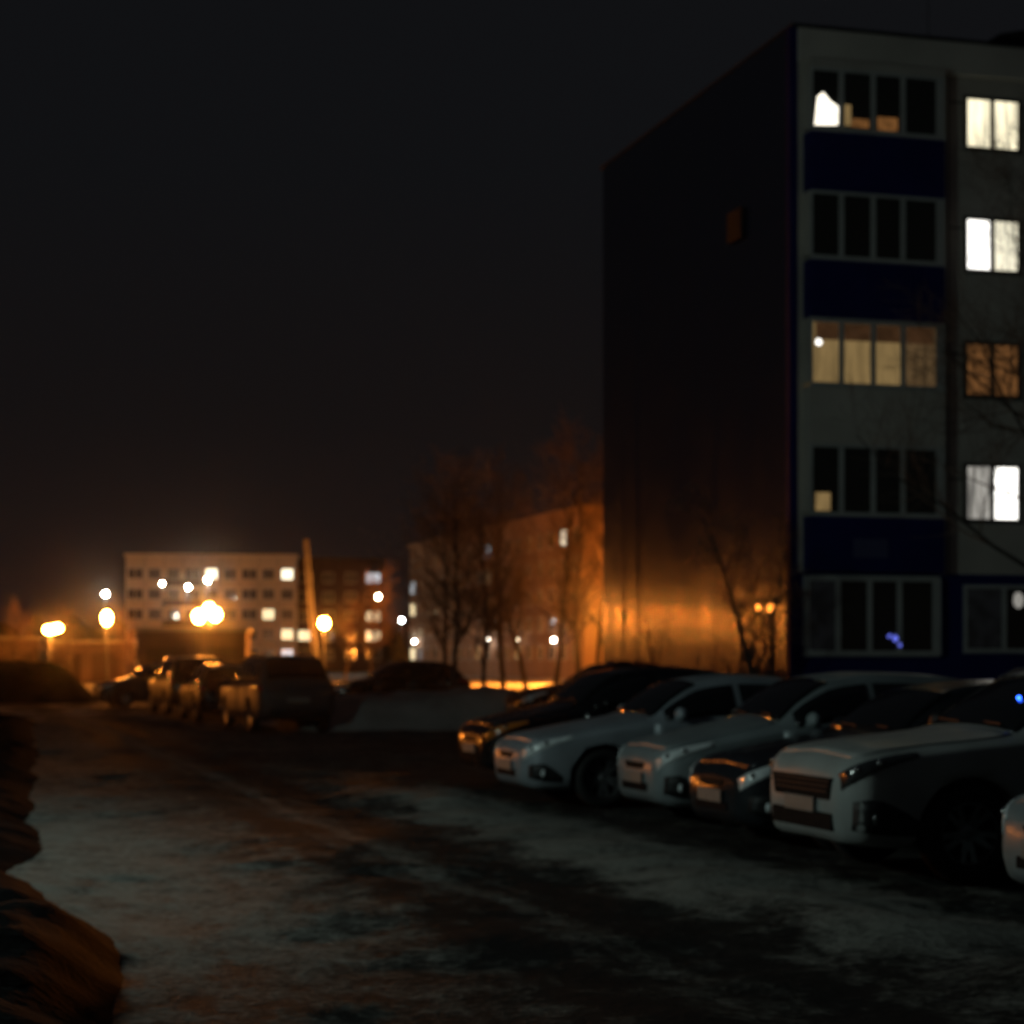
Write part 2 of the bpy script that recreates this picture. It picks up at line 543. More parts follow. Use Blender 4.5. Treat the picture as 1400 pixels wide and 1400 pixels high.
SPECS = {
    # stations: x, top, belt, bottom, half width at the belt, half width at the roof edge
    'sedan': dict(st=[(0, .63, .57, .31, .50, .38), (.05, .70, .64, .25, .63, .50), (.2, .78, .72, .20, .78, .64), (.6, .86, .80, .19, .86, .71), (1.1, .95, .88, .19, .885, .74),
                      (1.42, 1.01, .92, .19, .89, .73), (1.75, 1.24, .94, .19, .89, .66), (2.1, 1.41, .95, .19, .89, .61), (2.6, 1.47, .965, .19, .89, .585), (3.2, 1.44, .98, .19, .885, .575),
                      (3.6, 1.27, .985, .19, .88, .62), (3.95, 1.08, .98, .21, .86, .67), (4.3, 1.05, .96, .27, .81, .66), (4.46, 1.0, .92, .32, .72, .58), (4.52, .86, .80, .38, .62, .48)],
                 ax=(.88, 3.5), wr=.325, ws=(1.47, 2.05), rw=(3.28, 3.85), win=[(1.62, 2.48), (2.56, 3.36), (3.42, 3.72)], doors=[(1.45, 2.52), (2.53, 3.45)]),
    'hatch': dict(st=[(0, .66, .60, .32, .52, .40), (.05, .75, .69, .25, .65, .52), (.2, .83, .77, .20, .79, .66), (.55, .91, .84, .19, .87, .72), (.95, 1.0, .91, .19, .89, .74),
                      (1.2, 1.06, .95, .19, .895, .73), (1.55, 1.31, .97, .19, .895, .66), (1.9, 1.48, .99, .19, .895, .62), (2.4, 1.54, 1.0, .19, .895, .60), (3.1, 1.52, 1.01, .19, .89, .60),
                      (3.6, 1.42, 1.02, .20, .88, .61), (3.92, 1.12, 1.0, .26, .84, .66), (4.05, 1.0, .94, .32, .78, .62), (4.12, .82, .78, .38, .66, .52)],
                 ax=(.84, 3.3), wr=.325, ws=(1.26, 1.86), rw=(3.58, 3.9), win=[(1.42, 2.26), (2.34, 3.1), (3.16, 3.5)], doors=[(1.25, 2.3), (2.31, 3.2)]),
    'crossover': dict(st=[(0, .80, .73, .37, .56, .46), (.05, .89, .81, .30, .70, .57), (.18, .96, .88, .27, .83, .70), (.55, 1.02, .94, .25, .88, .74), (1.05, 1.06, .99, .25, .905, .76),
                          (1.32, 1.10, 1.01, .25, .91, .75), (1.68, 1.33, 1.03, .25, .91, .68), (2.05, 1.52, 1.05, .25, .91, .63), (2.6, 1.60, 1.06, .25, .91, .61), (3.2, 1.57, 1.07, .25, .905, .60),
                          (3.75, 1.42, 1.08, .26, .90, .63), (4.2, 1.20, 1.08, .32, .85, .68), (4.42, 1.12, 1.04, .38, .78, .64), (4.5, .92, .88, .44, .68, .54)],
                     ax=(.93, 3.55), wr=.36, ws=(1.38, 2.0), rw=(3.6, 4.12), win=[(1.55, 2.46), (2.54, 3.3), (3.36, 3.75)], doors=[(1.38, 2.5), (2.51, 3.42)]),
    'suv': dict(st=[(0, .92, .85, .40, .64, .54), (.05, .98, .91, .33, .75, .64), (.18, 1.02, .95, .29, .83, .70), (.5, 1.05, 1.0, .27, .90, .76), (.95, 1.10, 1.03, .27, .92, .78),
                    (1.25, 1.14, 1.05, .27, .925, .76), (1.55, 1.42, 1.07, .27, .925, .70), (1.85, 1.66, 1.08, .27, .925, .67), (2.4, 1.76, 1.09, .27, .925, .66), (3.4, 1.76, 1.10, .27, .92, .66),
                    (4.0, 1.72, 1.11, .28, .91, .66), (4.36, 1.50, 1.10, .33, .88, .68), (4.5, 1.14, 1.06, .38, .84, .70), (4.58, .96, .92, .44, .74, .60)],
               ax=(.9, 3.55), wr=.37, ws=(1.3, 1.82), rw=(4.1, 4.46), win=[(1.46, 2.4), (2.48, 3.3), (3.38, 4.1)], doors=[(1.3, 2.44), (2.45, 3.4)]),
}


class Surf:
    def __init__(self, sp):
        st = sp['st']
        xs = [r[0] for r in st]
        self.L = xs[-1]
        self.top, self.belt, self.bot, self.w, self.wr = (pchip(xs, [r[k] for r in st]) for k in range(1, 6))

    def ctrl(self, x):
        t, b, o, w, r = self.top(x), self.belt(x), self.bot(x), self.w(x), self.wr(x)
        c = min(.07, (t - b) * .45)
        return [(0, o), (.80 * w, o), (.965 * w, o + .10), (w, o + .5 * (b - o)), (.992 * w, b - .07), (.955 * w, b), (r, t - c), (.62 * r, t - .018), (0, t)]

    def pt(self, x, v, side=1):
        c = self.ctrl(x)
        v = min(max(v, 0), 8)
        i = min(int(v), 7)
        f = v - i
        p1, p2 = c[i], c[i + 1]
        p0 = c[i - 1] if i > 0 else (-c[1][0], c[1][1])
        p3 = c[i + 2] if i < 7 else (-c[7][0], c[7][1])
        if i == 5: p0, p3 = (p1[0] * 2 - p2[0], p1[1] * 2 - p2[1]), (p2[0] * 2 - p1[0], p2[1] * 2 - p1[1])   # straight side glass
        q = []
        for k in (0, 1):
            m1, m2 = (p2[k] - p0[k]) * .42, (p3[k] - p1[k]) * .42
            q.append((2 * f**3 - 3 * f * f + 1) * p1[k] + (f**3 - 2 * f * f + f) * m1 + (-2 * f**3 + 3 * f * f) * p2[k] + (f**3 - f * f) * m2)
        return Vector((x, side * max(0, q[0]), q[1]))

    def nrm(self, x, v, side):
        e = 0.01
        a = self.pt(min(x + e, self.L), v, side) - self.pt(max(x - e, 0), v, side)
        b = self.pt(x, min(v + e * 2, 8), side) - self.pt(x, max(v - e * 2, 0), side)
        n = a.cross(b) * (-side)
        if n.length < 1e-9: return Vector((0, 0, 1))
        n.normalize()
        c = Vector((x, 0, .6))
        if n.dot(self.pt(x, v, side) - c) < 0: n = -n
        return n

    def patch(self, mb, x0, x1, v0, v1, nx, nv, off, side, mi=0, both=False):
        """a piece of the skin lifted by off with turned-down rims; v0, v1 may depend on x"""
        f0 = v0 if callable(v0) else (lambda x: v0)
        f1 = v1 if callable(v1) else (lambda x: v1)
        cols = []
        for i in range(nx + 1):
            x = x0 + (x1 - x0) * i / nx
            row = []
            if both:                                  # right across the car
                for j in range(-nv, nv + 1):
                    v = 8 - (8 - f0(x)) * abs(j) / nv
                    sd = 1 if j >= 0 else -1
                    row.append(self.pt(x, v, sd) + self.nrm(x, v, sd) * off)
            else:
                for j in range(nv + 1):
                    v = f0(x) + (f1(x) - f0(x)) * j / nv
                    row.append(self.pt(x, v, side) + self.nrm(x, v, side) * off)
            cols.append(row)
        n = len(cols[0])
        vs = [p for r in cols for p in r]
        fs = [(i * n + j, i * n + j + 1, (i + 1) * n + j + 1, (i + 1) * n + j) for i in range(nx) for j in range(n - 1)]
        # rims
        ring = [i * n for i in range(nx + 1)] + [nx * n + j for j in range(1, n)] + [i * n + n - 1 for i in range(nx - 1, -1, -1)] + [j for j in range(n - 2, 0, -1)]
        b = len(vs)
        cen = Vector((0, 0, 0))
        for p in vs: cen += p
        cen /= len(vs)
        for k in ring:
            p = Vector(vs[k])
            d = Vector((self.L / 2, 0, .6)) - p
            d.normalize()
            vs.append(p + d * (off + .012))
        m = len(ring)
        for k in range(m):
            fs.append((ring[k], ring[(k + 1) % m], b + (k + 1) % m, b + k))
        mb.add(vs, fs, mi)


def car_body_mesh(sp, S, nose_extra=None):
    xs = []
    NX = 70
    for i in range(NX + 1):
        q = i / NX
        q = q - 0.11 * math.sin(2 * PI * q)          # denser at both ends
        xs.append(q * S.L)
    NV = 26
    mb = MB()
    vs = []
    ring = 2 * NV
    for x in xs:
        right = [S.pt(x, 8 * j / NV, 1) for j in range(NV + 1)]
        left = [S.pt(x, 8 * j / NV, -1) for j in range(NV - 1, 0, -1)]
        vs += right + left
    fs = []
    for i in range(NX):
        for j in range(ring):
            j2 = (j + 1) % ring
            fs.append((i * ring + j, i * ring + j2, (i + 1) * ring + j2, (i + 1) * ring + j))
    fs.append(tuple(range(ring)))
    fs.append(tuple(reversed(range(NX * ring, (NX + 1) * ring))))
    mb.add(vs, fs)
    return mb


def make_body(kind):
    """mesh data of one body shell with its four wheel arches cut out; material slot 0 paint, 1 liner"""
    sp = SPECS[kind]
    S = Surf(sp)
    o = car_body_mesh(sp, S).build('body_' + kind, [M['black'], M['arch']], smooth=True)
    cut = MB()
    R_ = sp['wr'] + .055
    for ax in sp['ax']:
        for sd in (1, -1):
            prof = [(R_, S.w(ax) - .30), (R_, S.w(ax) + .25)]
            cut.lathe([(r, h * sd) for r, h in prof], 'y', 28, (ax, 0, sp['wr']), 0)
    c = cut.build('cutter', [M['arch']])
    c.data.materials.clear(); c.data.materials.append(M['arch'])
    md = o.modifiers.new('b', 'BOOLEAN')
    md.operation = 'DIFFERENCE'; md.object = c; md.solver = 'EXACT'; md.material_mode = 'TRANSFER'
    dg = bpy.context.evaluated_depsgraph_get()
    me = bpy.data.meshes.new_from_object(o.evaluated_get(dg))
    bpy.data.objects.remove(o); bpy.data.objects.remove(c)
    return me


BODIES = {k: make_body(k) for k in SPECS}


def wheel_meshes(r):
    w = .105
    ty = MB().lathe([(r * .63, -w * .85), (r * .80, -w), (r * .95, -w * .9), (r, -w * .55), (r, w * .55), (r * .95, w * .9), (r * .80, w), (r * .63, w * .85)], 'y', 36, closed=True)
    rm = MB()
    rm.lathe([(r * .66, -w * .7), (r * .66, w * .8), (r * .60, w * .8), (r * .58, -w * .2), (r * .58, -w * .7)], 'y', 32, closed=True)
    rm.lathe([(r * .17, -w * .2), (r * .17, w * .42), (r * .10, w * .55)], 'y', 16)
    for k in range(10):
        q = 2 * PI * k / 10 + (0.09 if k % 2 else -0.09)
        c, s = math.cos(q), math.sin(q)
        vs = []
        for rr, hw, y0, y1 in ((r * .12, .028, w * .05, w * .42), (r * .60, .020, w * .25, w * .66)):
            for dy in (y0, y1):
                for sg in (-1, 1):
                    vs.append((c * rr - s * hw * sg, dy, s * rr + c * hw * sg))
        rm.add(vs, [(0, 1, 3, 2), (4, 6, 7, 5), (0, 4, 5, 1), (2, 3, 7, 6), (0, 2, 6, 4), (1, 5, 7, 3)])
    rm.lathe([(r * .60, -w * .5), (r * .60, -w * .45)], 'y', 24, mi=1)
    return ty, rm


def car(kind, loc, rz, pm, label, name, style=0, group='parked cars', lens=None, led=False, rails=False, clad=False, plate=True, fogshape=True):
    sp = SPECS[kind]
    S = Surf(sp)
    L = S.L
    root = empty(name, loc, rz, label, 'car', group)
    me = BODIES[kind].copy()
    me.materials.clear(); me.materials.append(pm); me.materials.append(M['arch'])
    me.name = 'body'
    bo = bpy.data.objects.new('body', me)
    COL.objects.link(bo); bo.parent = root
    G = M['carglass']
    # glazing
    a, b = sp['ws']
    mb = MB(); S.patch(mb, a, b, 6.12, 8, 10, 6, .006, 1, both=True); mb.build('windscreen', G, root, True)
    a, b = sp['rw']
    mb = MB(); S.patch(mb, a, b, 6.12, 8, 8, 6, .006, 1, both=True); mb.build('rear_window', G, root, True)
    for sd in (1, -1):
        for (a, b) in sp['win']:
            # the glass runs out where the roof line comes down to the belt
            def v1(x): return 5.88
            mb = MB(); S.patch(mb, a, b, 5.12, v1, 8, 3, .006, sd); mb.build('side_window', G, root, True)
        for k, (a, b) in enumerate(sp['doors']):
            mb = MB(); S.patch(mb, a + .006, b - .006, 2.1, 4.97, 8, 8, .004, sd)
            d = mb.build('door', pm, root, True)
            p = S.pt(b - .18, 4.25, sd)
            h = MB().box(p.x - .10, p.x + .09, min(p.y, p.y + sd * .035), max(p.y, p.y + sd * .035), p.z - .012, p.z + .014)
            h.build('handle', M['black'] if style == 2 else pm, d, bevel=.006)
        # mirror
        x = sp['win'][0][0] + .12
        p = S.pt(x, 5.15, sd)
        mb = MB().sphere((p.x, p.y + sd * .14, p.z + .055), .11, 12, 8, sq=(.65, .95, .72))
        mb.tube([p - Vector((0, sd * .03, .01)), (p.x, p.y + sd * .10, p.z + .03)], [.03, .025], 6)
        mi = mb.build('mirror', pm if style != 1 else M['black'], root, True)
        # head and tail lamps
        hl = MB()
        S.patch(hl, .025, .52, lambda x: 3.75 + .75 * (x - .025) / .5, lambda x: 5.25 + .05 * (x - .025) / .5, 10, 5, .008, sd)
        ho = hl.build('headlight', lens or (M['smoked'] if clad else M['lens']), root, True)
        for xx in (.10, .24):
            q = S.pt(xx, 4.62, sd) + S.nrm(xx, 4.62, sd) * .006
            MB().sphere(q, .030, 10, 6, sq=(.8, .8, .9)).build('projector', M['chrome'], ho, True)
        tl = MB()
        S.patch(tl, L - .36, L - .05, 3.75, 5.0, 6, 4, .008, sd)
        tl.build('tail_light', M['redlens'], root, True)
        if fogshape:
            x2 = .58 if style == 1 and clad else .40
            fg = MB(); S.patch(fg, .07, x2, lambda x: 2.0, lambda x: 3.2 - 1.0 * max(0, (x - .2) / (x2 - .2)) * .85, 6, 3, .006, sd)
            fo = fg.build('fog_light_recess', M['black'], root, True)
            q = S.pt(.2, 2.55, sd) + S.nrm(.2, 2.55, sd) * .002
            MB().sphere(q, .045, 12, 6, sq=(.6, .8, 1)).build('fog_light', M['smoked'] if clad else M['lens'], fo, True)
        if clad:
            mb = MB(); S.patch(mb, sp['ax'][0] + sp['wr'] + .07, sp['ax'][1] - sp['wr'] - .07, 1.5, 2.5, 8, 4, .012, sd)
            mb.build('sill_cladding', M['black'], root, True)
        if rails:
            pts = [S.pt(x, 6.25, sd) + Vector((0, 0, .035)) for x in (2.0, 2.15, 2.8, 3.4, 3.75)]
            pts[0].z -= .03; pts[-1].z -= .03
            MB().tube(pts, [.014] * 5, 6).build('roof_rail', M['chrome'], root, True)
        # wheels
        for ax in sp['ax']:
            ty, rm = WHEELS[kind]
            t = bpy.data.objects.new('wheel', ty); COL.objects.link(t); t.parent = root
            t.location = (ax, sd * (S.w(ax) - .115), sp['wr'])
            if sd < 0: t.rotation_euler = (0, 0, PI)
            r_ = bpy.data.objects.new('rim', rm); COL.objects.link(r_); r_.parent = t
    mb = MB(); S.patch(mb, .10, sp['ws'][0] - .02, 6.05, 8, 14, 6, .004, 1, both=True); mb.build('bonnet', pm, root, True)
    # nose and tail
    zt, zb, wn = S.top(0), S.bot(0), S.w(0)
    mb = MB()
    hN = zt - zb
    gw = wn * (.97 if clad else .58)
    g0 = .52 if clad else .70
    vs = [(-.010, -gw, zb + hN * .90), (-.010, gw, zb + hN * .90), (-.010, gw * (.9 if clad else .78), zb + hN * g0), (-.010, -gw * (.9 if clad else .78), zb + hN * g0)]
    mb.add(vs + [(.03, p[1], p[2]) for p in vs], [(0, 1, 2, 3), (7, 6, 5, 4), (0, 4, 5, 1), (1, 5, 6, 2), (2, 6, 7, 3), (3, 7, 4, 0)])
    mb.build('grille', M['mesh'], root, bevel=.008)
    g2 = MB().box(-.012, .02, -wn * (.96 if clad else .72), wn * (.96 if clad else .72), zb + hN * (.0 if clad else .06), zb + hN * .30)
    g2.build('lower_intake', M['mesh'], root, bevel=.012)
    gb = MB()
    for k in range(3 if clad else 1):
        z = zb + hN * ((.66 if clad else .80) + .09 * k)
        gb.box(-.018, -.009, -gw * (.84 + .03 * k), gw * (.84 + .03 * k), z - .008, z + .008)
    gb.build('grille_bar', M['rim'] if style == 3 else M['black'], root, bevel=.004)
    if plate:
        zc = zb + (zt - zb) * (.41 if clad else .45)
        MB().box(-.030, -.012, -.26, .26, zc - .056, zc + .056).build('number_plate', M['plate'], root, bevel=.006)
        zr = S.bot(L) + (S.top(L) - S.bot(L)) * .6
        MB().box(L + .002, L + .022, -.26, .26, zr - .058, zr + .058).build('number_plate', M['plate'], root, bevel=.006)
    MB().box(L - .01, L + .014, -S.w(L) * .95, S.w(L) * .95, S.bot(L) - .02, S.bot(L) + .10).build('rear_bumper', M['black'], root, bevel=.01)
    # wipers
    wp = MB()
    a = sp['ws'][0]
    for y0, y1 in ((.12, .56), (-.50, -.04)):
        p0 = S.pt(a + .02, 7.2, 1); p0.y = y0
        wp.tube([(p0.x - .01, y0, p0.z + .02), (p0.x + .05, y1, p0.z + .035)], [.009, .007], 5)
    wp.build('wiper', M['black'], root)
    if led:
        p = S.pt(sp['ws'][0] + .28, 8, 1)
        MB().sphere((p.x + .0, -.30, p.z + .012), .016, 8, 5).build('alarm_light', M_LED, root, True)
    return root


WHEELS = {}
for k, sp in SPECS.items():
    ty, rm = wheel_meshes(sp['wr'])
    a = ty.build('wheel', M['rubber'], smooth=True)
    b = rm.build('rim', [M['rim'], M['black']], smooth=False)
    WHEELS[k] = (a.data, b.data)
    bpy.data.objects.remove(a); bpy.data.objects.remove(b)

M_LED = glow('blue_led', (0.02, 0.10, 1.0), 10.0)
P_WHITE = paint('white_paint', (0.42, 0.44, 0.43), .35, 0.0)
P_SILVER = paint('silver_paint', (0.34, 0.38, 0.42), .36, 0.12, .2)
P_SILVER2 = paint('pale_grey_paint', (0.30, 0.345, 0.36), .38, 0.08, .2)
P_DARK = paint('dark_blue_grey_paint', (0.022, 0.026, 0.032), .22, 0.2)
P_BLACK = paint('black_paint', (0.006, 0.006, 0.007), .25, 0.0, .04)
P_GREY = paint('grey_paint', (0.075, 0.075, 0.076), .4, 0.0, .03)
P_MAROON = paint('dark_red_paint', (0.012, 0.007, 0.006), .3, 0.0, .03)


def gz(p, dz=0.0):
    return (p.x, p.y, hgt(p.x, p.y) + 0.006 + dz)


ROW = 'cars parked nose out along the right of the road'
car('sedan', gz(uv(6.35, 10.5)), A - R(1), P_SILVER2, 'pale car cut off by the right edge, only its front corner in view', 'parked_car', group=ROW, style=1)
car('crossover', gz(uv(6.2, 13.7)), A, P_WHITE, 'white crossover with angular black fog light recesses, biggest car in view', 'parked_car', group=ROW, clad=True, rails=True, led=True, style=1)
car('sedan', gz(uv(6.55, 16.4)), A + R(1), P_DARK, 'dark car with bluish glinting headlight beside the white crossover', 'parked_car', group=ROW)
car('hatch', gz(uv(6.75, 19.0)), A, P_SILVER2, 'pale grey hatchback between the silver saloon and the dark car', 'parked_car', group=ROW)
car('sedan', gz(uv(6.1, 21.5)), A, P_SILVER, 'silver saloon with five spoke wheel, beside the black car', 'parked_car', group=ROW)
car('hatch', gz(uv(6.6, 25.0)), A + R(2), P_BLACK, 'black hatchback with amber glint on its nose, last of the near row', 'parked_car', group=ROW, lens=M['amber'])

FAR = 'cars parked at the far end of the yard'
away = A - PI / 2                    # nose away from us along the road


def car_end(kind, px, d, pm, label, turn=0.0, rz=None, z=0.0):
    """tail nearest to us, centred on photo column px"""
    p = at(px, HY, d)
    L = SPECS[kind]['st'][-1][0]
    r = away + R(turn)
    q = Vector((p.x, p.y, 0)) - Vector((math.cos(r), math.sin(r), 0)) * L
    return car(kind, (q.x, q.y, 0.01 + z), r, pm, label, 'parked_car', group=FAR, rails=kind == 'suv')


car_end('suv', 408, 44.0, P_GREY, 'grey estate with yellow glint at its left side, nearest car of the far group', 4)
car_end('hatch', 318, 51.5, P_BLACK, 'low dark car squeezed between the two taller cars of the far group', 2)
car_end('suv', 275, 57.0, P_MAROON, 'tall dark off-roader with orange streaks on its left windows', 3)
p = at(130, HY, 68); car('hatch', (p.x, p.y, 0.02), A + R(6), P_GREY, 'low dark hatchback parked sideways beside the snow heap', 'parked_car', group=FAR)
p = at(447, HY, 57); car('hatch', (p.x, p.y, 0.10), A + R(-2), P_BLACK, 'black hatchback standing behind the pale snow bank', 'parked_car', group=FAR)
p = at(700, HY, 44); car('sedan', (p.x, p.y, 0.16), A + R(3), P_BLACK, 'black saloon half hidden behind the black hatchback, near the blue end wall', 'parked_car', group=FAR)


# ------------------------------------------------------------------ the near apartment block
BO = uv(17.04, 38.2)                          # near corner of the block
bld = empty('apartment_building', BO, A, 'near five storey block with navy ribbed end wall and lit windows', 'building')
HB = 14.9
LB, WB = 30.0, 12.3
# local frame: x along the facade, y into the depth, facade at y=0 facing -y, end wall at x=0 facing -x
w = MB()
w.box(0.06, LB, 0.0, WB, 3.5, 14.2)
w.build('wall', M['wall'], bld)
w = MB(); w.box(0.06, LB, -0.004, WB, -0.5, 3.498); w.build('ground_floor_wall', M['blue'], bld)
w = MB(); w.box(0.10, LB, -0.16, WB + .1, 14.2, HB); w.build('parapet', M['fascia'], bld, bevel=.02)
w = MB(); w.box(-0.05, LB + .1, -0.20, WB + .12, HB + .002, HB + .06); w.build('roof', M['roofing'], bld)
# panel joints on the pale wall
w = MB()
for z in (5.55, 8.25, 10.95, 13.65):
    w.box(3.7, LB, -.006, .01, z - .02, z + .02)
for x in (3.66, 6.9, 10.1, 13.3):
    w.box(x - .02, x + .02, -.008, .01, 3.5, 14.2)
w.build('wall_joint', M['seam'], bld)
# ribbed end wall
w = MB()
period, amp = 0.21, 0.016
n = int(WB / period * 12)
vs = []
for i in range(n + 1):
    y = WB * i / n
    sheet = int(y / 1.05)
    tilt = (random.Random(sheet * 7 + 3).random() - .5) * 0.055
    x = -0.03 - amp * math.cos(2 * PI * y / period) - tilt * (y - 1.05 * (sheet + .5)) - 0.010 * noise.noise((y * 0.8, 0, 2)) - 0.010 * noise.noise((y * 2.9, 0, 5))
    for z in (-0.4, 4.0, 8.0, 12.0, HB + .0):
        vs.append((x - 0.012 * noise.noise((y * .5, z * .3, 9)), y, z))
fs = [(i * 5 + k, i * 5 + k + 1, (i + 1) * 5 + k + 1, (i + 1) * 5 + k) for i in range(n) for k in range(4)]
w.add(vs, fs)
w.build('end_wall_cladding', M['cladding'], bld, smooth=True)
w = MB(); w.box(-.07, .10, -.09, -.006, -.3, HB - .005); w.box(-.07, -.045, -.006, .09, -.3, HB - .005)
w.build('corner_trim', M['blue'], bld)
# pale strip between the corner and the balconies
w = MB(); w.box(.101, .26, -.05, -.006, 3.5, 14.19); w.build('corner_strip', M['wall'], bld)

# balconies: glazed boxes one above the other
BX0, BX1, BY = 0.265, 3.36, -0.42
LIT = dict(
    cream=glow('lit_cream', (1.0, 0.90, 0.62), 1.5, .5, 2.5, True),
    white=glow('lit_white', (1.0, 0.97, 0.90), 2.4, .12, 4),
    cream2=glow('lit_pale_curtain', (1.0, 0.93, 0.70), 1.25, .5, 7, True),
    amber=glow('lit_amber_curtain', (1.0, 0.42, 0.13), 0.17, .75, 9),
    yellow=glow('lit_yellow_curtain', (1.0, 0.66, 0.26), 0.22, .35, 4, True),
    yellow2=glow('lit_dim_curtain', (1.0, 0.60, 0.26), 0.10, .5, 4, True),
    brown=glow('lit_brown_blind', (1.0, 0.45, 0.18), 0.045, .4, 4),
    grey=glow('lit_grey_curtain', (1.0, 0.95, 0.85), 0.42, .7, 3, True),
    lamp=glow('lit_lamp', (1.0, 0.92, 0.75), 2.2, .3, 6),
    orange=glow('lit_orange_cushion', (1.0, 0.42, 0.12), 0.16, .4, 8),
    tint=glow('lit_faint', (0.8, 0.9, 1.0), 0.003, .6, 3),
)
floors = [  # pane bottom, pane top, panel bottom, panel material, pane materials
    (12.78, 13.95, 11.47, 'blue'), (10.10, 11.38, 8.80, 'blue'), (7.45, 8.70, 6.20, 'wall'), (4.75, 6.10, 3.50, 'blue')]
mull = [BX0 + .05, BX0 + .70, BX0 + 1.43, BX0 + 2.12, BX1 - .20]


def balcony_glazing(parent, z0, z1, y, frame_m, panes):
    f = MB()
    f.box(BX0, BX1, y - .05, y, z1, z1 + .07)
    f.box(BX0, BX1, y - .07, y, z0 - .08, z0)
    for k, x in enumerate(mull):
        hw = .06
        xa, xb = (BX0, x) if k == 0 else ((x, BX1) if k == 4 else (x - hw, x + hw))
        f.box(xa, xb, y - .05, y, z0, z1)
    fo = f.build('balcony_window', frame_m, parent)
    for k in range(4):
        xa = mull[k] + (.002 if k == 0 else .06)
        xb = mull[k + 1] - (.002 if k == 3 else .06)
        MB().box(xa, xb, y - .022, y - .010, z0, z1).build('pane', panes[k], fo)
    return fo


for i, (z0, z1, zp, pm) in enumerate(floors):
    b = MB()
    b.box(BX0, BX1, BY, -.006, zp, z0 - .10)
    if pm == 'blue':
        for q in range(18): b.box(BX0 + .06 + .17 * q, BX0 + .14 + .17 * q, BY - .012, BY - .0005, zp + .02, z0 - .12)
    bo = b.build('balcony_panel', M[pm], bld)
    w = MB(); w.box(BX0 - .02, BX1 + .02, BY - .02, -.005, z0 - .095, z0 - .082); w.build('sill', M['frame'], bld)
    MB().box(BX0, BX0 + .05, BY + .06, -.006, z0, z1 + .07).build('balcony_side', M['wall'], bld)
    MB().box(BX1 - .05, BX1, BY + .06, -.006, z0, z1 + .07).build('balcony_side', M['wall'], bld)
    w = MB(); w.box(BX0, BX1, BY + .002, -.006, z1 + .072, z1 + (.12 if i else .24)); w.build('balcony_slab', M['wall'] if i != 1 else M['blue'], bld)
    if i == 2: panes = [LIT['yellow'], LIT['yellow'], LIT['yellow'], LIT['yellow2']]
    else: panes = [M['glass']] * 4
    fo = balcony_glazing(bld, z0, z1, BY + .055, M['frame'], panes)
    yy = BY + .03
    if i == 0:
        xa, xb = mull[0] + .04, mull[1] - .08
        vs = [(x, y, z) for y in (yy - .009, yy - .004) for x, z in ((xa, z0 + .02), (xb, z0 + .06), (xb + .01, z0 + .44), (xa + .34, z0 + .56), (xa + .2, z0 + .72), (xa + .07, z0 + .62))]
        MB().add(vs, [(0, 1, 2, 3, 4, 5), (11, 10, 9, 8, 7, 6)] + [(k, (k + 1) % 6, 6 + (k + 1) % 6, 6 + k) for k in range(6)]).build('lit_curtain', LIT['lamp'], fo)
        MB().box(mull[1] + .08, mull[1] + .22, yy - .009, yy - .004, z0 + .06, z0 + .50).build('lit_curtain', LIT['yellow'], fo)
        MB().box(mull[1] + .24, mull[2] - .10, yy - .009, yy - .004, z0 + .04, z0 + .22).build('lit_curtain', LIT['orange'], fo)
        MB().box(mull[2] + .10, mull[3] - .12, yy - .009, yy - .004, z0 + .02, z0 + .30).build('lit_curtain', LIT['orange'], fo)
    if i == 2:
        for k in range(4):
            MB().box(mull[k] + .064, mull[k + 1] - .064, yy - .010, yy - .004, z1 - .36, z1 - .004).build('blind', LIT['brown'], fo)
        MB().sphere((mull[0] + .13, yy - .02, z1 - .42), .07, 10, 6, sq=(1, .3, 1)).build('ceiling_bulb', LIT['white'], fo, True)
    if i == 3:
        MB().box(mull[0] + .06, mull[0] + .40, yy - .009, yy - .004, z0 + .02, z0 + .40).build('lit_curtain', LIT['yellow'], fo)
# ground floor bay
bo = MB().box(BX0, BX1, -.20, -.006, 1.83 - .10, 3.44); bo = bo.build('bay_wall', M['frame'], bld)
fo = balcony_glazing(bld, 1.85, 3.32, -.205, M['frame'], [LIT['tint'], M['glass'], M['glass'], M['glass']])
bl = glow('violet_garland', (0.16, 0.2, 1.0), 0.9)
for (px, pz, r) in ((1.0, 0.0, .035), (1.28, -.06, .07), (1.5, -.2, .055), (.92, -.02, .03)):
    MB().sphere((mull[2] + px * .45 + .02, -.245, 2.17 + pz), r, 8, 6, sq=(1, .3, 1)).build('garland_light', bl, fo, True)
MB().box(1.22, 2.02, BY - .022, BY - .001, 3.80, 4.20).build('wall_plaque', M['plaque'], bld)

# ordinary windows: first column in view, the others further along the facade
win_rows = [(12.72, 13.74), (10.08, 11.14), (7.38, 8.46), (4.70, 5.82), (1.90, 3.20)]


def room_window(x0, x1, z0, z1, panes):
    f = MB()
    f.box(x0 - .09, x0, -.05, .0, z0 - .08, z1 + .08)
    f.box(x1, x1 + .09, -.05, .0, z0 - .08, z1 + .08)
    f.box(x0, x1, -.05, .0, z1, z1 + .08)
    f.box(x0, x1, -.05, .0, z0 - .08, z0)
    xm = (x0 + x1) / 2 - .01
    f.box(xm - .055, xm + .055, -.05, .0, z0, z1)
    f.box(x0 - .13, x1 + .13, -.11, -.051, z0 - .10, z0 - .075)
    fo = f.build('window', M['seam'] if z0 > 3 else M['frame'], bld)
    MB().box(x0, xm - .055, -.028, -.012, z0, z1).build('pane', panes[0], fo)
    MB().box(xm + .055, x1, -.028, -.012, z0, z1).build('pane', panes[1], fo)
    return fo


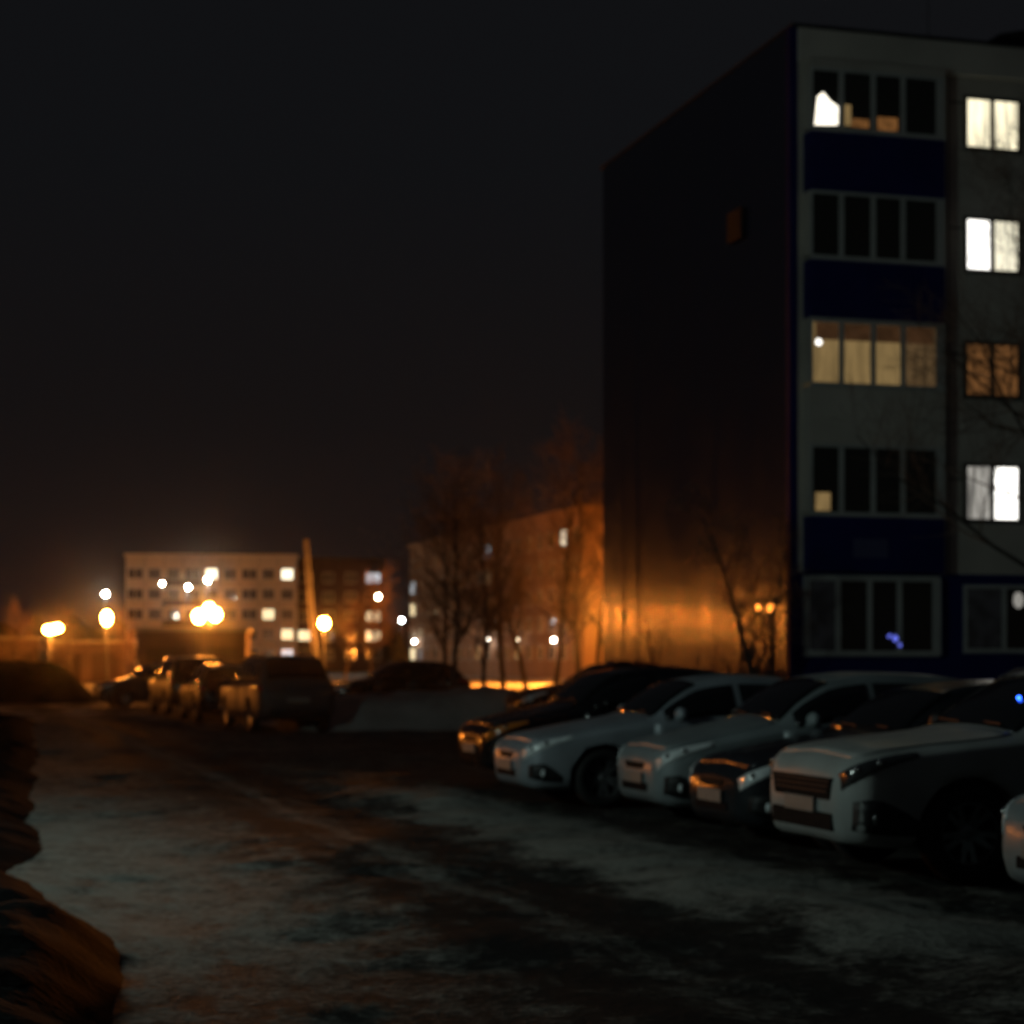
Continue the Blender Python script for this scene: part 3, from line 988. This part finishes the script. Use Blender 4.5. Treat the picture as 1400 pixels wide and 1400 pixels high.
pp = [(LIT['cream'], LIT['cream']), (LIT['white'], LIT['cream2']), (LIT['amber'], LIT['amber']), (LIT['grey'], LIT['white']), (LIT['tint'], M['glass'])]
for (z0, z1), pn in zip(win_rows, pp):
    f = room_window(4.10, 5.32 if z0 > 3 else 5.9, z0, z1, pn)
    if z0 < 3:
        MB().sphere((5.33, -.04, 2.95), .16, 10, 6, sq=(.8, .15, 1.1)).build('lit_lamp', LIT['grey'], f, True)
for xx in (8.0, 11.2, 14.4):
    for i, (z0, z1) in enumerate(win_rows):
        room_window(xx, xx + 1.4, z0, z1, (M['glass'], M['glass']))
# roof things
v_ = MB()
v_.add([(5.0, 1.2, HB + .06), (9.0, 1.2, HB + .06), (9.0, 5.0, HB + .06), (5.0, 5.0, HB + .06),
        (5.6, 1.2, HB + .75), (9.0, 1.2, HB + 1.5), (9.0, 5.0, HB + 1.5), (5.6, 5.0, HB + .75)],
       [(0, 1, 5, 4), (1, 2, 6, 5), (2, 3, 7, 6), (3, 0, 4, 7), (4, 5, 6, 7), (3, 2, 1, 0)])
v_.build('roof_hatch', M['roofing'], bld)
w = MB(); w.tube([(3.5, .6, HB + .05), (3.5, .6, HB + 2.6)], [.012, .009], 6)
for z in (1.9, 2.1, 2.3): w.tube([(3.2, .6, HB + z), (3.8, .6, HB + z)], [.006, .006], 5)
w.build('aerial', M['steel'], bld)

# things fixed to the end wall, each its own
def wall_at(px, py, off=0.10):
    """a point just off the end wall seen at px,py"""
    q = (px - 700) / FP
    # BO + V*y : x = BO.x + V.x*y, Y = BO.y+V.y*y
    y = (BO.x - q * BO.y) / (q * V.y - V.x)
    p = BO + V * y - U * off
    return Vector((p.x, p.y, EYE + (HY - py) / FP * p.y)), y


p, y = wall_at(1012, 308)
g = MB()
g.box(-.05, .02, -.42, .42, -.34, .34)
for k in range(7): g.box(-.065, -.0505, -.36, .36, -.30 + .09 * k, -.25 + .09 * k)
g = g.build('wall_vent', M['vent'], bevel=.008); g.location = p; g.rotation_euler = (0, 0, A)
tag(g, 'faint pale louvred vent high on the navy end wall', 'vent')
p, y = wall_at(1023, 896)
g = MB()
vs = [(x, yy, z) for x in (-.02, .02) for yy, z in ((-.24, -.16), (.24, -.16), (.03, .22), (-.03, .22))]
g.add(vs, [(3, 2, 1, 0), (4, 5, 6, 7), (0, 1, 5, 4), (1, 2, 6, 5), (2, 3, 7, 6), (3, 0, 4, 7)])
g = g.build('triangular_sign', M['signblack'], bevel=.01); g.location = p; g.rotation_euler = (0, 0, A)
tag(g, 'small dark triangular sign low on the orange lit end wall', 'sign')
G_GLINT = glow('wall_glint_glow', SODIUM, 7.0)  # lamp reflections on the cladding, added as small glowing globes
for px, r in ((1044, .06), (1062, .08)):
    p, y = wall_at(px, 828, .14)
    root = empty('wall_glint', p, A, 'small %s orange lamp reflection, added as a glowing globe, on the end wall by the bare tree' % ('left and dimmer' if px < 1050 else 'right and brighter'), 'lamp', 'pair of added reflection glints on the end wall')
    MB().box(-.02, .12, -.03, .03, .10, .15).build('bracket', M['steel'], root)
    MB().lathe([(r * .4, .10), (r * 1.25, .05), (r * 1.3, .03)], 'z', 12).build('glint_cap', M['steel'], root, True)
    MB().sphere((0, 0, -.04), r, 10, 6, sq=(.8, .8, 1.2)).build('lamp_glass', G_GLINT, root, True)


# ------------------------------------------------------------------ far buildings
def far_block(name, origin, rz, L, W, H, floors_n, bays, m_wall, label, lit, seed, win_w=1.35, win_h=1.25, plinth=1.7, floor_h=None, balc=(), porch=()):
    rnd = random.Random(seed)
    root = empty(name, origin, rz, label, 'building')
    MB().box(0, L, 0, W, -.3, H - .45).build('wall', m_wall, root)
    MB().box(-.2, L + .2, -.25, W + .25, H - .448, H - .1).build('parapet', m_wall, root)
    MB().box(-.22, L + .22, -.27, W + .27, H - .098, H).build('roof', M['roofing'], root)
    fh = floor_h or (H - 1.0 - plinth + .3) / floors_n
    jo = MB()
    for k in range(1, floors_n): jo.box(0, L, -.02, .0, plinth - .55 + k * fh, plinth - .50 + k * fh)
    for b in range(1, bays): jo.box(b * L / bays - .03, b * L / bays + .03, -.022, .0, 0, H - .46)
    jo.build('wall_joint', M['seam'], root)
    bw = L / bays
    for b in range(bays):
        xc = (b + .5) * bw
        for k in range(floors_n):
            z0 = plinth + k * fh
            ww = win_w * (1.0 if (b % 3) else 1.35) / 2
            f = MB()
            f.box(xc - ww - .08, xc - ww, -.06, .0, z0 - .08, z0 + win_h + .08)
            f.box(xc + ww, xc + ww + .08, -.06, .0, z0 - .08, z0 + win_h + .08)
            f.box(xc - ww, xc + ww, -.06, .0, z0 - .08, z0)
            f.box(xc - ww, xc + ww, -.06, .0, z0 + win_h, z0 + win_h + .08)
            f.box(xc - .05, xc + .05, -.05, .0, z0, z0 + win_h)
            fo = f.build('window', M['frame'], root)
            MB().box(xc - ww, xc + ww, -.03, -.012, z0, z0 + win_h).build('pane', lit.get((b, k), M['glass']), fo)
            if b in balc and k > 0:
                MB().box(xc - bw * .46, xc + bw * .46, -1.0, -.07, z0 - .95, z0 - .10).build('balcony', M['brown_and_shade'], root)
    return root


LW = glow('far_lit_warm', (1.0, 0.80, 0.45), 1.6, .2, 2)
LC = glow('far_lit_cold', (0.80, 0.92, 1.0), 1.0, .2, 2)
LB_ = glow('far_lit_bright', (1.0, 0.88, 0.62), 2.6, .2, 2)
LD = glow('far_lit_dim', (1.0, 0.55, 0.2), 0.35, .3, 2)

# pale block behind the lamps on the left: px 172..400
pL = at(172, HY, 250)
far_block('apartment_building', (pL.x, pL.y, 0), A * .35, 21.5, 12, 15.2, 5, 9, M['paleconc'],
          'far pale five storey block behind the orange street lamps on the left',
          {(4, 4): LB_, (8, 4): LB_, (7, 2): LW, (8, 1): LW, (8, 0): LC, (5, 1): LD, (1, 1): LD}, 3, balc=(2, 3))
pM = at(402, HY, 262)  # shaded continuation of the pale block, its shade put into dark wall colour
far_block('apartment_building', (pM.x, pM.y, 0), A * .5, 12.0, 12, 15.2, 5, 4, M['brown_and_shade'],
          'far block with shade put into its dark brown walls, right of the leaning orange pole, few lit windows',
          {(3, 4): LC, (3, 2): LW, (3, 1): LW, (0, 1): LW}, 5)
# ruddy block seen at a slant behind the bare trees: near end px 797 at 170 m, far end px 558 at 228 m
p0 = at(560, HY, 226)
p1 = at(797, HY, 168)
dv = (p1 - p0); Lm = math.hypot(dv.x, dv.y)
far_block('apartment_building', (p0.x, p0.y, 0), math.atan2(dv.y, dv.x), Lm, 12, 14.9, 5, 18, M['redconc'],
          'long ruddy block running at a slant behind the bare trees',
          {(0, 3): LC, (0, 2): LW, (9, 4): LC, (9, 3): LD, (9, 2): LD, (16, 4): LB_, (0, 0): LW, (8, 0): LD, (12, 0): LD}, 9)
# low brown garage between
p = at(188, HY, 118)
gr = empty('garage', (p.x, p.y, 0), A * .3, 'low brown garage block in front of the far pale block', 'garage')
MB().box(0, 6.4, 0, 6, -.2, 3.35).build('wall', M['garage'], gr)
MB().box(-.15, 6.55, -.2, 6.2, 3.352, 3.58).build('roof', M['concrete'], gr)
for k in range(2):
    d = MB().box(.5 + 3.1 * k, 2.9 + 3.1 * k, -.05, .0, .0, 2.4).build('garage_door', M['brown_and_shade'], gr)
    MB().box(1.6 + 3.1 * k, 1.75 + 3.1 * k, -.09, -.051, 1.0, 1.06).build('handle', M['steel'], d)


for k, (px, dd, Lg, hh) in enumerate(((-60, 150, 6.2, 3.2), (66, 146, 5.6, 2.9))):
    p = at(px, HY, dd)
    gr = empty('garage', (p.x, p.y, 0), A * .2, ('low garage behind the leftmost orange lamp, at the edge of the view', 'low garage between the leftmost and the oval orange lamp')[k], 'garage', 'garages behind the orange lamps')
    MB().box(0, Lg, 0, 6, -.2, hh).build('wall', M['garage'], gr)
    MB().box(-.15, Lg + .15, -.2, 6.2, hh + .002, hh + .22).build('roof', M['concrete'], gr)
    for j in range(2):
        MB().box(.4 + Lg / 2 * j, Lg / 2 - .4 + Lg / 2 * j, -.05, .0, .0, 2.2).build('garage_door', M['brown_and_shade'], gr)


# ------------------------------------------------------------------ lamps
def street_lamp(head, gsize, strength, col, label, group, heads=((0, 0, 0),), squash=(1, 1, 1), arm=0.9, ground=0.0, cat='street lamp', gm=None):
    """head: world position of the lamp glass"""
    root = empty('street_lamp', (head.x, head.y, ground), A, label, cat, group)
    hz = head.z - ground
    pole = MB().tube([(0, 0, -.2), (0, 0, 1.0), (0, 0, hz - gsize * squash[2] * .97)], [.10, .08, .05], 8)
    pole.build('pole', M['steel'], root, True)
    if len(heads) > 1:
        xs = [h[0] for h in heads]
        MB().tube([(min(xs), 0, hz + heads[xs.index(min(xs))][2]), (0, 0, hz - gsize * .6), (max(xs), 0, hz + heads[xs.index(max(xs))][2])], [.03] * 3, 6).build('arm', M['steel'], root, True)
    gm = gm or glow('lamp_glass', col, strength)
    for (dx, dy, dz) in heads:
        c = (dx, dy, hz + dz)
        hd = MB().lathe([(gsize * squash[0] * .3, c[2] + gsize * squash[2] + .16), (gsize * squash[0] * .75, c[2] + gsize * squash[2] + .04), (gsize * squash[0] * .8, c[2] + gsize * squash[2] - .03)], 'z', 14, (c[0], c[1], 0))
        hd.build('lamp_housing', M['steel'], root, True)
        MB().sphere(c, gsize, 10, 6, sq=squash).build('lamp_glass', gm, root, True)
    return root


OR = 'orange sodium street lamps'
SOD = glow('sodium_glass', SODIUM, 430.0)
street_lamp(at(68, 861, 130), .36, 0, SODIUM, 'leftmost orange lamp, wide and low, above the dark snow heap', OR, heads=((0, 0, 0), (.42, 0, .1)), squash=(1.1, .9, .8), gm=SOD)
street_lamp(at(146, 845, 128), .36, 0, SODIUM, 'tall oval orange lamp below a white lamp left of the pale block', OR, squash=(.9, .9, 1.35), gm=SOD)
street_lamp(at(286, 834, 120), .42, 0, SODIUM, 'biggest orange lamp in front of the pale block', OR, heads=((0, 0, 0), (.35, 0, -.28), (-.62, 0, -.40)), squash=(.9, .9, 1.0), gm=SOD)
street_lamp(at(443, 852, 124), .36, 0, SODIUM, 'round orange lamp right of the leaning pole', OR, squash=(.95, .95, 1.05), arm=-.12, gm=SOD)
# the same row of lamps goes on to the left of the view
SOD2 = glow('sodium_glass_far', SODIUM, 620.0)
for (s, t) in ((-28, 128), (-36, 112), (-14, 134)):
    q = uv(s, t)
    street_lamp(Vector((q.x, q.y, 4.6)), .50, 0, SODIUM, 'orange lamp of the row beyond the left edge of the view', OR, gm=SOD2)
street_lamp(at(845, 842, 128), .62, 0, SODIUM, 'orange lamp hidden behind the near block that lights the ruddy wall', OR, gm=glow('sodium_glass_strong', SODIUM, 4600.0))
street_lamp(at(862, 770, 90), .40, 0, SODIUM, 'smaller orange lamp added unseen behind the near block to light the bare trees', OR, gm=glow('added_tree_light', SODIUM, 260.0))  # unseen lamp added to brighten the bare trees
WH = 'white street lamps'
WHG = glow('white_lamp_glass', (1.0, 0.88, 0.66), 420.0)
WHG3 = glow('white_lamp_glass_weak', (1.0, 0.88, 0.66), 90.0)
WHG2 = glow('cold_lamp_glass', (0.90, 0.97, 1.0), 50.0)
for px, py, d, r, lab, gm in (
        (144, 812, 200, .22, 'white lamp right above the oval orange lamp', WHG),
        (222, 798, 215, .15, 'small white lamp at the left against the pale block', WHG),
        (257, 803, 212, .20, 'white lamp in the middle of the three against the pale block', WHG),
        (284, 793, 214, .25, 'white lamp above the biggest orange lamp', WHG),
        (517, 816, 190, .26, 'bright white lamp standing alone left of the ruddy block', WHG3),
        (549, 848, 196, .20, 'cold white lamp above the dark fir', WHG2)):
    street_lamp(at(px, py, d), r, 0, (1, 1, 1), lab, WH, gm=gm)


def porch_lamp(px, py, r, gm, label):
    # on the face of the ruddy block
    q = (px - 700) / FP
    k = (q * p0.y - p0.x) / (dv.x - q * dv.y)
    b = p0 + dv * k
    nrm = Vector((dv.y, -dv.x, 0)).normalized()
    pos = Vector((b.x, b.y, 0)) + nrm * .55
    z = EYE + (HY - py) / FP * pos.y
    root = empty('porch_lamp', (pos.x, pos.y, z), math.atan2(dv.y, dv.x), label, 'lamp', 'lamps over the doors of the ruddy block')
    MB().tube([(0, .55, .1), (0, 0, r + .1)], [.03, .03], 6).build('bracket', M['steel'], root)
    MB().sphere((0, 0, 0), r, 10, 6).build('lamp_glass', gm, root, True)


PG = glow('porch_glass', (1.0, 0.86, 0.72), 40.0)
PG2 = glow('dim_porch_glass', (1.0, 0.75, 0.5), 14.0)
porch_lamp(573, 877, .18, PG, 'white door lamp at the far end of the ruddy block')
porch_lamp(674, 875, .18, PG, 'white door lamp between the two dark trunks and the middle door')
porch_lamp(717, 875, .14, PG2, 'dimmest door lamp in the middle of the ruddy block')
porch_lamp(765, 875, .17, PG, 'white door lamp nearest the navy end wall')

# cold lamp of the yard, on the left kerb beyond the edge of the view
YARD = glow('yard_lamp_glass', COLDW, 78.0)
yp = Vector((-11.0, 14.0, 5.4))
street_lamp(yp, .60, 0, COLDW, 'cold white yard lamp on the left kerb', 'yard lamps', gm=YARD)

# leaning concrete pole
b, t = at(430, 893, 123), at(418, 737, 122)
po = MB().tube([b - Vector((0, 0, 2)), b, t], [.24, .23, .15], 10).build('utility_pole', M['concrete'], smooth=True)
tag(po, 'tall leaning concrete pole lit orange beside the round lamp', 'pole')


# ------------------------------------------------------------------ trees
def make_tree(seed, H, r0, spread, n1, levels=3, upright=.75, fork=False, start=.22, dens=1.0):
    rnd = random.Random(seed)
    tr, cr = MB(), MB()

    def grow(p, d, L, r, lev):
        n = 5 if lev == 0 else (4 if lev == 1 else 3)
        pts, rads = [p], [r]
        q, dd = p.copy(), d.copy()
        for i in range(n):
            wob = .10 if lev == 0 else .22
            dd = (dd + Vector((rnd.gauss(0, wob), rnd.gauss(0, wob), rnd.gauss(0, wob * .5) + (.10 if lev else .02)))).normalized()
            q = q + dd * (L / n)
            pts.append(q.copy())
            rads.append(max(.0045, r * (1 - .82 * (i + 1) / n)))
        (tr if lev < 2 else cr).tube(pts, rads, 7 if lev == 0 else (5 if lev == 1 else 3), caps=lev < 1)
        if lev >= levels: return
        cnt = [n1, int(7 * dens), int(6 * dens), 4][lev]
        for k in range(cnt):
            f = start + (1 - start) * (k + rnd.random()) / cnt if lev == 0 else .18 + .8 * (k + rnd.random()) / cnt
            fi = min(f * n, n - 1e-3)
            i = int(fi)
            bp = pts[i].lerp(pts[i + 1], fi - i)
            br = rads[i] + (rads[i + 1] - rads[i]) * (fi - i)
            ang = rnd.random() * 2 * PI
            ax = (pts[i + 1] - pts[i]).normalized()
            pe = ax.orthogonal().normalized()
            pe.rotate(Matrix.Rotation(ang, 3, ax))
            up = upright if lev == 0 else .55
            bd = (ax * up + pe * (1 - up) * 1.6).normalized()
            bl = L * (spread * (1.05 - .65 * f) if lev == 0 else .52 * (1.1 - .5 * f)) * rnd.uniform(.75, 1.2)
            grow(bp, bd, bl, br * (.55 if lev == 0 else .6), lev + 1)
    if fork:
        grow(Vector((0, 0, -.2)), Vector((-.07, 0, 1)).normalized(), H, r0, 0)
        grow(Vector((.05, .05, -.2)), Vector((.04, .1, 1)).normalized(), H * .9, r0 * .8, 0)
    else:
        grow(Vector((0, 0, -.3)), Vector((rnd.gauss(0, .03), rnd.gauss(0, .03), 1)).normalized(), H, r0, 0)
    return tr, cr


def tree_proto(seed, **kw):
    tr, cr = make_tree(seed, **kw)
    root = empty('bare_tree')
    tr.build('trunk', M['bark'], root, True)
    cr.build('crown', M['twig'], root)
    return root


protos = [tree_proto(11, H=9.4, r0=.14, spread=.48, n1=24, dens=1.35, upright=.62), tree_proto(23, H=8.6, r0=.12, spread=.46, n1=22, dens=1.35, upright=.66), tree_proto(37, H=9.8, r0=.13, spread=.50, n1=24, dens=1.3, upright=.6)]
used = set()
TG = 'bare trees in front of the ruddy block'


def place_tree(k, px, d, rz, sc_, label, z=0.0, group=TG):
    o = protos[k]
    if k in used: o = copy_tree(o)
    used.add(k)
    p = at(px, HY, d)
    o.location = (p.x, p.y, z)
    o.rotation_euler = (0, 0, rz)
    o.scale = (sc_, sc_, sc_)
    tag(o, label, 'tree', group)
    return o


place_tree(0, 617, 52, 0.4, .62, 'bare tree with the thickest dark trunk, at the right end of the pale snow bank', .5)
place_tree(1, 661, 58, 2.1, .72, 'bare tree with straight dark trunk, second right of the pale snow bank', .2)
place_tree(2, 606, 82, 1.0, .92, 'bare tree behind the thick trunk, hiding the far end of the ruddy block')
place_tree(0, 690, 84, 4.1, .98, 'bare tree just right of the two dark trunks, before the ruddy wall')
place_tree(2, 722, 96, 5.2, 1.12, 'tall bare tree in front of the middle door of the ruddy block')
place_tree(1, 757, 86, 0.9, 1.12, 'bare tree with feathery crown left of the last door lamp')
place_tree(0, 792, 90, 2.6, 1.18, 'tallest bare tree right before the near end of the ruddy block')
place_tree(2, 815, 80, 3.7, 1.0, 'bare tree whose crown touches the far edge of the navy end wall')
place_tree(1, 505, 160, 1.4, 1.0, 'distant bare tree below the solitary white lamp', group='distant bare trees')
place_tree(2, 470, 150, 2.4, .8, 'distant bare tree right of the round orange lamp', group='distant bare trees')

for k, px, dd, sc_, lab in ((0, 22, 139, .55, 'bare tree glowing orange left of the leftmost lamp'), (1, 100, 142, .6, 'bare tree glowing orange between the leftmost and the oval lamp'),
                            (2, 190, 134, .5, 'small bare tree right of the oval lamp, before the pale block')):
    place_tree(k, px, dd, px * .1, sc_, lab, group='bare trees behind the orange lamps')

# young tree by the end wall
tr, cr = make_tree(5, H=5.0, r0=.085, spread=.42, n1=13, levels=3, upright=.60, fork=True, start=.22)
q = BO - U * 1.0 - V * 1.2
root = empty('bare_tree', (q.x, q.y, 0), A, 'young forked bare tree before the right corner of the orange lit end wall', 'tree', None)
tr.build('trunk', M['bark'], root, True); cr.build('crown', M['twig'], root)
tr, cr = make_tree(8, H=3.4, r0=.05, spread=.45, n1=9, levels=2, upright=.55, start=.25)
q = BO - U * 1.1 + V * 4.6
root = empty('bare_tree', (q.x, q.y, 0), 1.2, 'thin bare sapling before the middle of the end wall', 'tree', None)
tr.build('trunk', M['bark'], root, True); cr.build('crown', M['twig'], root)
# tree in front of the facade, trunk beyond the right edge
tr, cr = make_tree(51, H=11.8, r0=.12, spread=.46, n1=30, levels=3, upright=.55, start=.3, dens=1.5)
p = at(1408, HY, 35)
root = empty('bare_tree', (p.x + .55, p.y, 0), 0.6, 'big bare tree spreading its branches over the lit facade windows at the right', 'tree', None)
tr.build('trunk', M['bark'], root, True); cr.build('crown', M['twig'], root)


def fir(px, py_top, d, wid, label):
    p = at(px, HY, d)
    H = EYE + (HY - py_top) / FP * d
    rnd = random.Random(px)
    root = empty('fir_tree', (p.x, p.y, 0), 0, label, 'tree')
    MB().tube([(0, 0, -.2), (0, 0, H * .96)], [.12, .02], 6).build('trunk', M['bark'], root)
    c = MB()
    for k in range(900):
        f = rnd.random() ** .8
        z = .3 + (H - .3) * f
        rr = wid * (1 - f) * rnd.uniform(.35, 1.05)
        a = rnd.random() * 2 * PI
        b = Vector((math.cos(a), math.sin(a), -.25))
        s = Vector((-math.sin(a), math.cos(a), 0))
        o = Vector((0, 0, z)) + b * rr
        l, w_ = rnd.uniform(.25, .5), rnd.uniform(.06, .14)
        c.add([o - b * l * .6 - s * w_, o - b * l * .6 + s * w_, o + b * l * .5 + s * w_ * .3, o + b * l * .5 - s * w_ * .3], [(0, 1, 2, 3)])
    c.build('crown', M['needle'], root)


fir(545, 856, 140, 1.6, 'small dark fir below the cold white lamp')

# far wood that closes the view
rnd = random.Random(3)
mb = MB()
for k in range(420):
    x = rnd.uniform(-330, 230)
    y = rnd.uniform(420, 500)
    H = rnd.uniform(5, 11)
    for j in range(16):
        z = H * rnd.random()
        r = rnd.uniform(.8, 1.8)
        a = rnd.random() * PI
        cx, cy = x + rnd.gauss(0, 1.6), y + rnd.gauss(0, 1.2)
        mb.add([(cx - r, cy, z - r * .5), (cx + r * .4, cy + r * .4, z - r), (cx + r, cy + .2, z + r * .4), (cx - r * .3, cy - .3, z + r * 1.1)], [(0, 1, 2, 3)])
tag(mb.build('distant_wood', M['needle']), 'dark mass of distant trees along the horizon', 'wood', kind='stuff')

# ------------------------------------------------------------------ air
hz = MB().box(-600, 600, -80, 900, -1.5, 19.5).build('haze', M['glass'])
tag(hz, kind='stuff')
m = bpy.data.materials.new('cold_haze')
m.use_nodes = True
nt = m.node_tree
nt.nodes.clear()
out = nt.nodes.new('ShaderNodeOutputMaterial')
vol = nt.nodes.new('ShaderNodeVolumePrincipled')
vol.inputs['Color'].default_value = (0.9, 0.9, 0.9, 1)
vol.inputs['Density'].default_value = 0.00019
vol.inputs['Anisotropy'].default_value = 0.987
nt.links.new(vol.outputs[0], out.inputs['Volume'])
hz.data.materials.clear(); hz.data.materials.append(m)

# ------------------------------------------------------------------ night sky lit by the town
wd = bpy.data.worlds.new('World')
sc.world = wd
wd.use_nodes = True
nt = wd.node_tree
bg = nt.nodes['Background']
tc = nt.nodes.new('ShaderNodeTexCoord')
sep = nt.nodes.new('ShaderNodeSeparateXYZ')
nt.links.new(tc.outputs['Generated'], sep.inputs[0])
rp = nt.nodes.new('ShaderNodeValToRGB')
cr_ = rp.color_ramp
cr_.elements[0].position = 0.0; cr_.elements[0].color = (0.0125, 0.0072, 0.0060, 1)
cr_.elements[1].position = 1.0; cr_.elements[1].color = (0.0060, 0.0068, 0.0082, 1)
for pos, c in ((0.05, (0.0085, 0.0058, 0.0054)), (0.12, (0.0058, 0.0050, 0.0052)), (0.24, (0.0050, 0.0053, 0.0062))):
    e = cr_.elements.new(pos); e.color = (*c, 1)
nt.links.new(sep.outputs['Z'], rp.inputs['Fac'])
sky = nt.nodes.new('ShaderNodeTexSky')
sky.sky_type = 'NISHITA'
sky.sun_disc = False
sky.sun_elevation = R(-8)
sky.sun_rotation = R(200)
mx = nt.nodes.new('ShaderNodeMixRGB'); mx.blend_type = 'ADD'; mx.inputs['Fac'].default_value = 0.02
nt.links.new(rp.outputs['Color'], mx.inputs['Color1'])
nt.links.new(sky.outputs['Color'], mx.inputs['Color2'])
nt.links.new(mx.outputs['Color'], bg.inputs['Color'])
bg.inputs['Strength'].default_value = 1.0

# ------------------------------------------------------------------ camera
cd = bpy.data.cameras.new('camera')
cam = bpy.data.objects.new('camera', cd)
COL.objects.link(cam)
cam.location = (0, 0, EYE)
cam.rotation_euler = (R(90), 0, 0)
cd.sensor_width = 36
cd.lens = 36 * FP / 1400
cd.shift_y = (HY - 700) / 1400
cd.clip_end = 3000
cd.dof.use_dof = True
cd.dof.focus_distance = 5.0
cd.dof.aperture_fstop = 3.9
sc.camera = cam

sc.view_settings.view_transform = 'Standard'
sc.view_settings.look = 'None'
sc.view_settings.exposure = 0
sc.view_settings.gamma = 1
cy = sc.cycles
cy.use_denoising = True
cy.denoiser = 'OPENIMAGEDENOISE'
cy.max_bounces = 5
cy.diffuse_bounces = 2
cy.glossy_bounces = 3
cy.volume_bounces = 0
cy.transparent_max_bounces = 4
cy.sample_clamp_indirect = 2.0
cy.blur_glossy = 0.5
cy.use_light_tree = True
cy.caustics_reflective = False
cy.caustics_refractive = False
sc.render.filter_size = 1.8
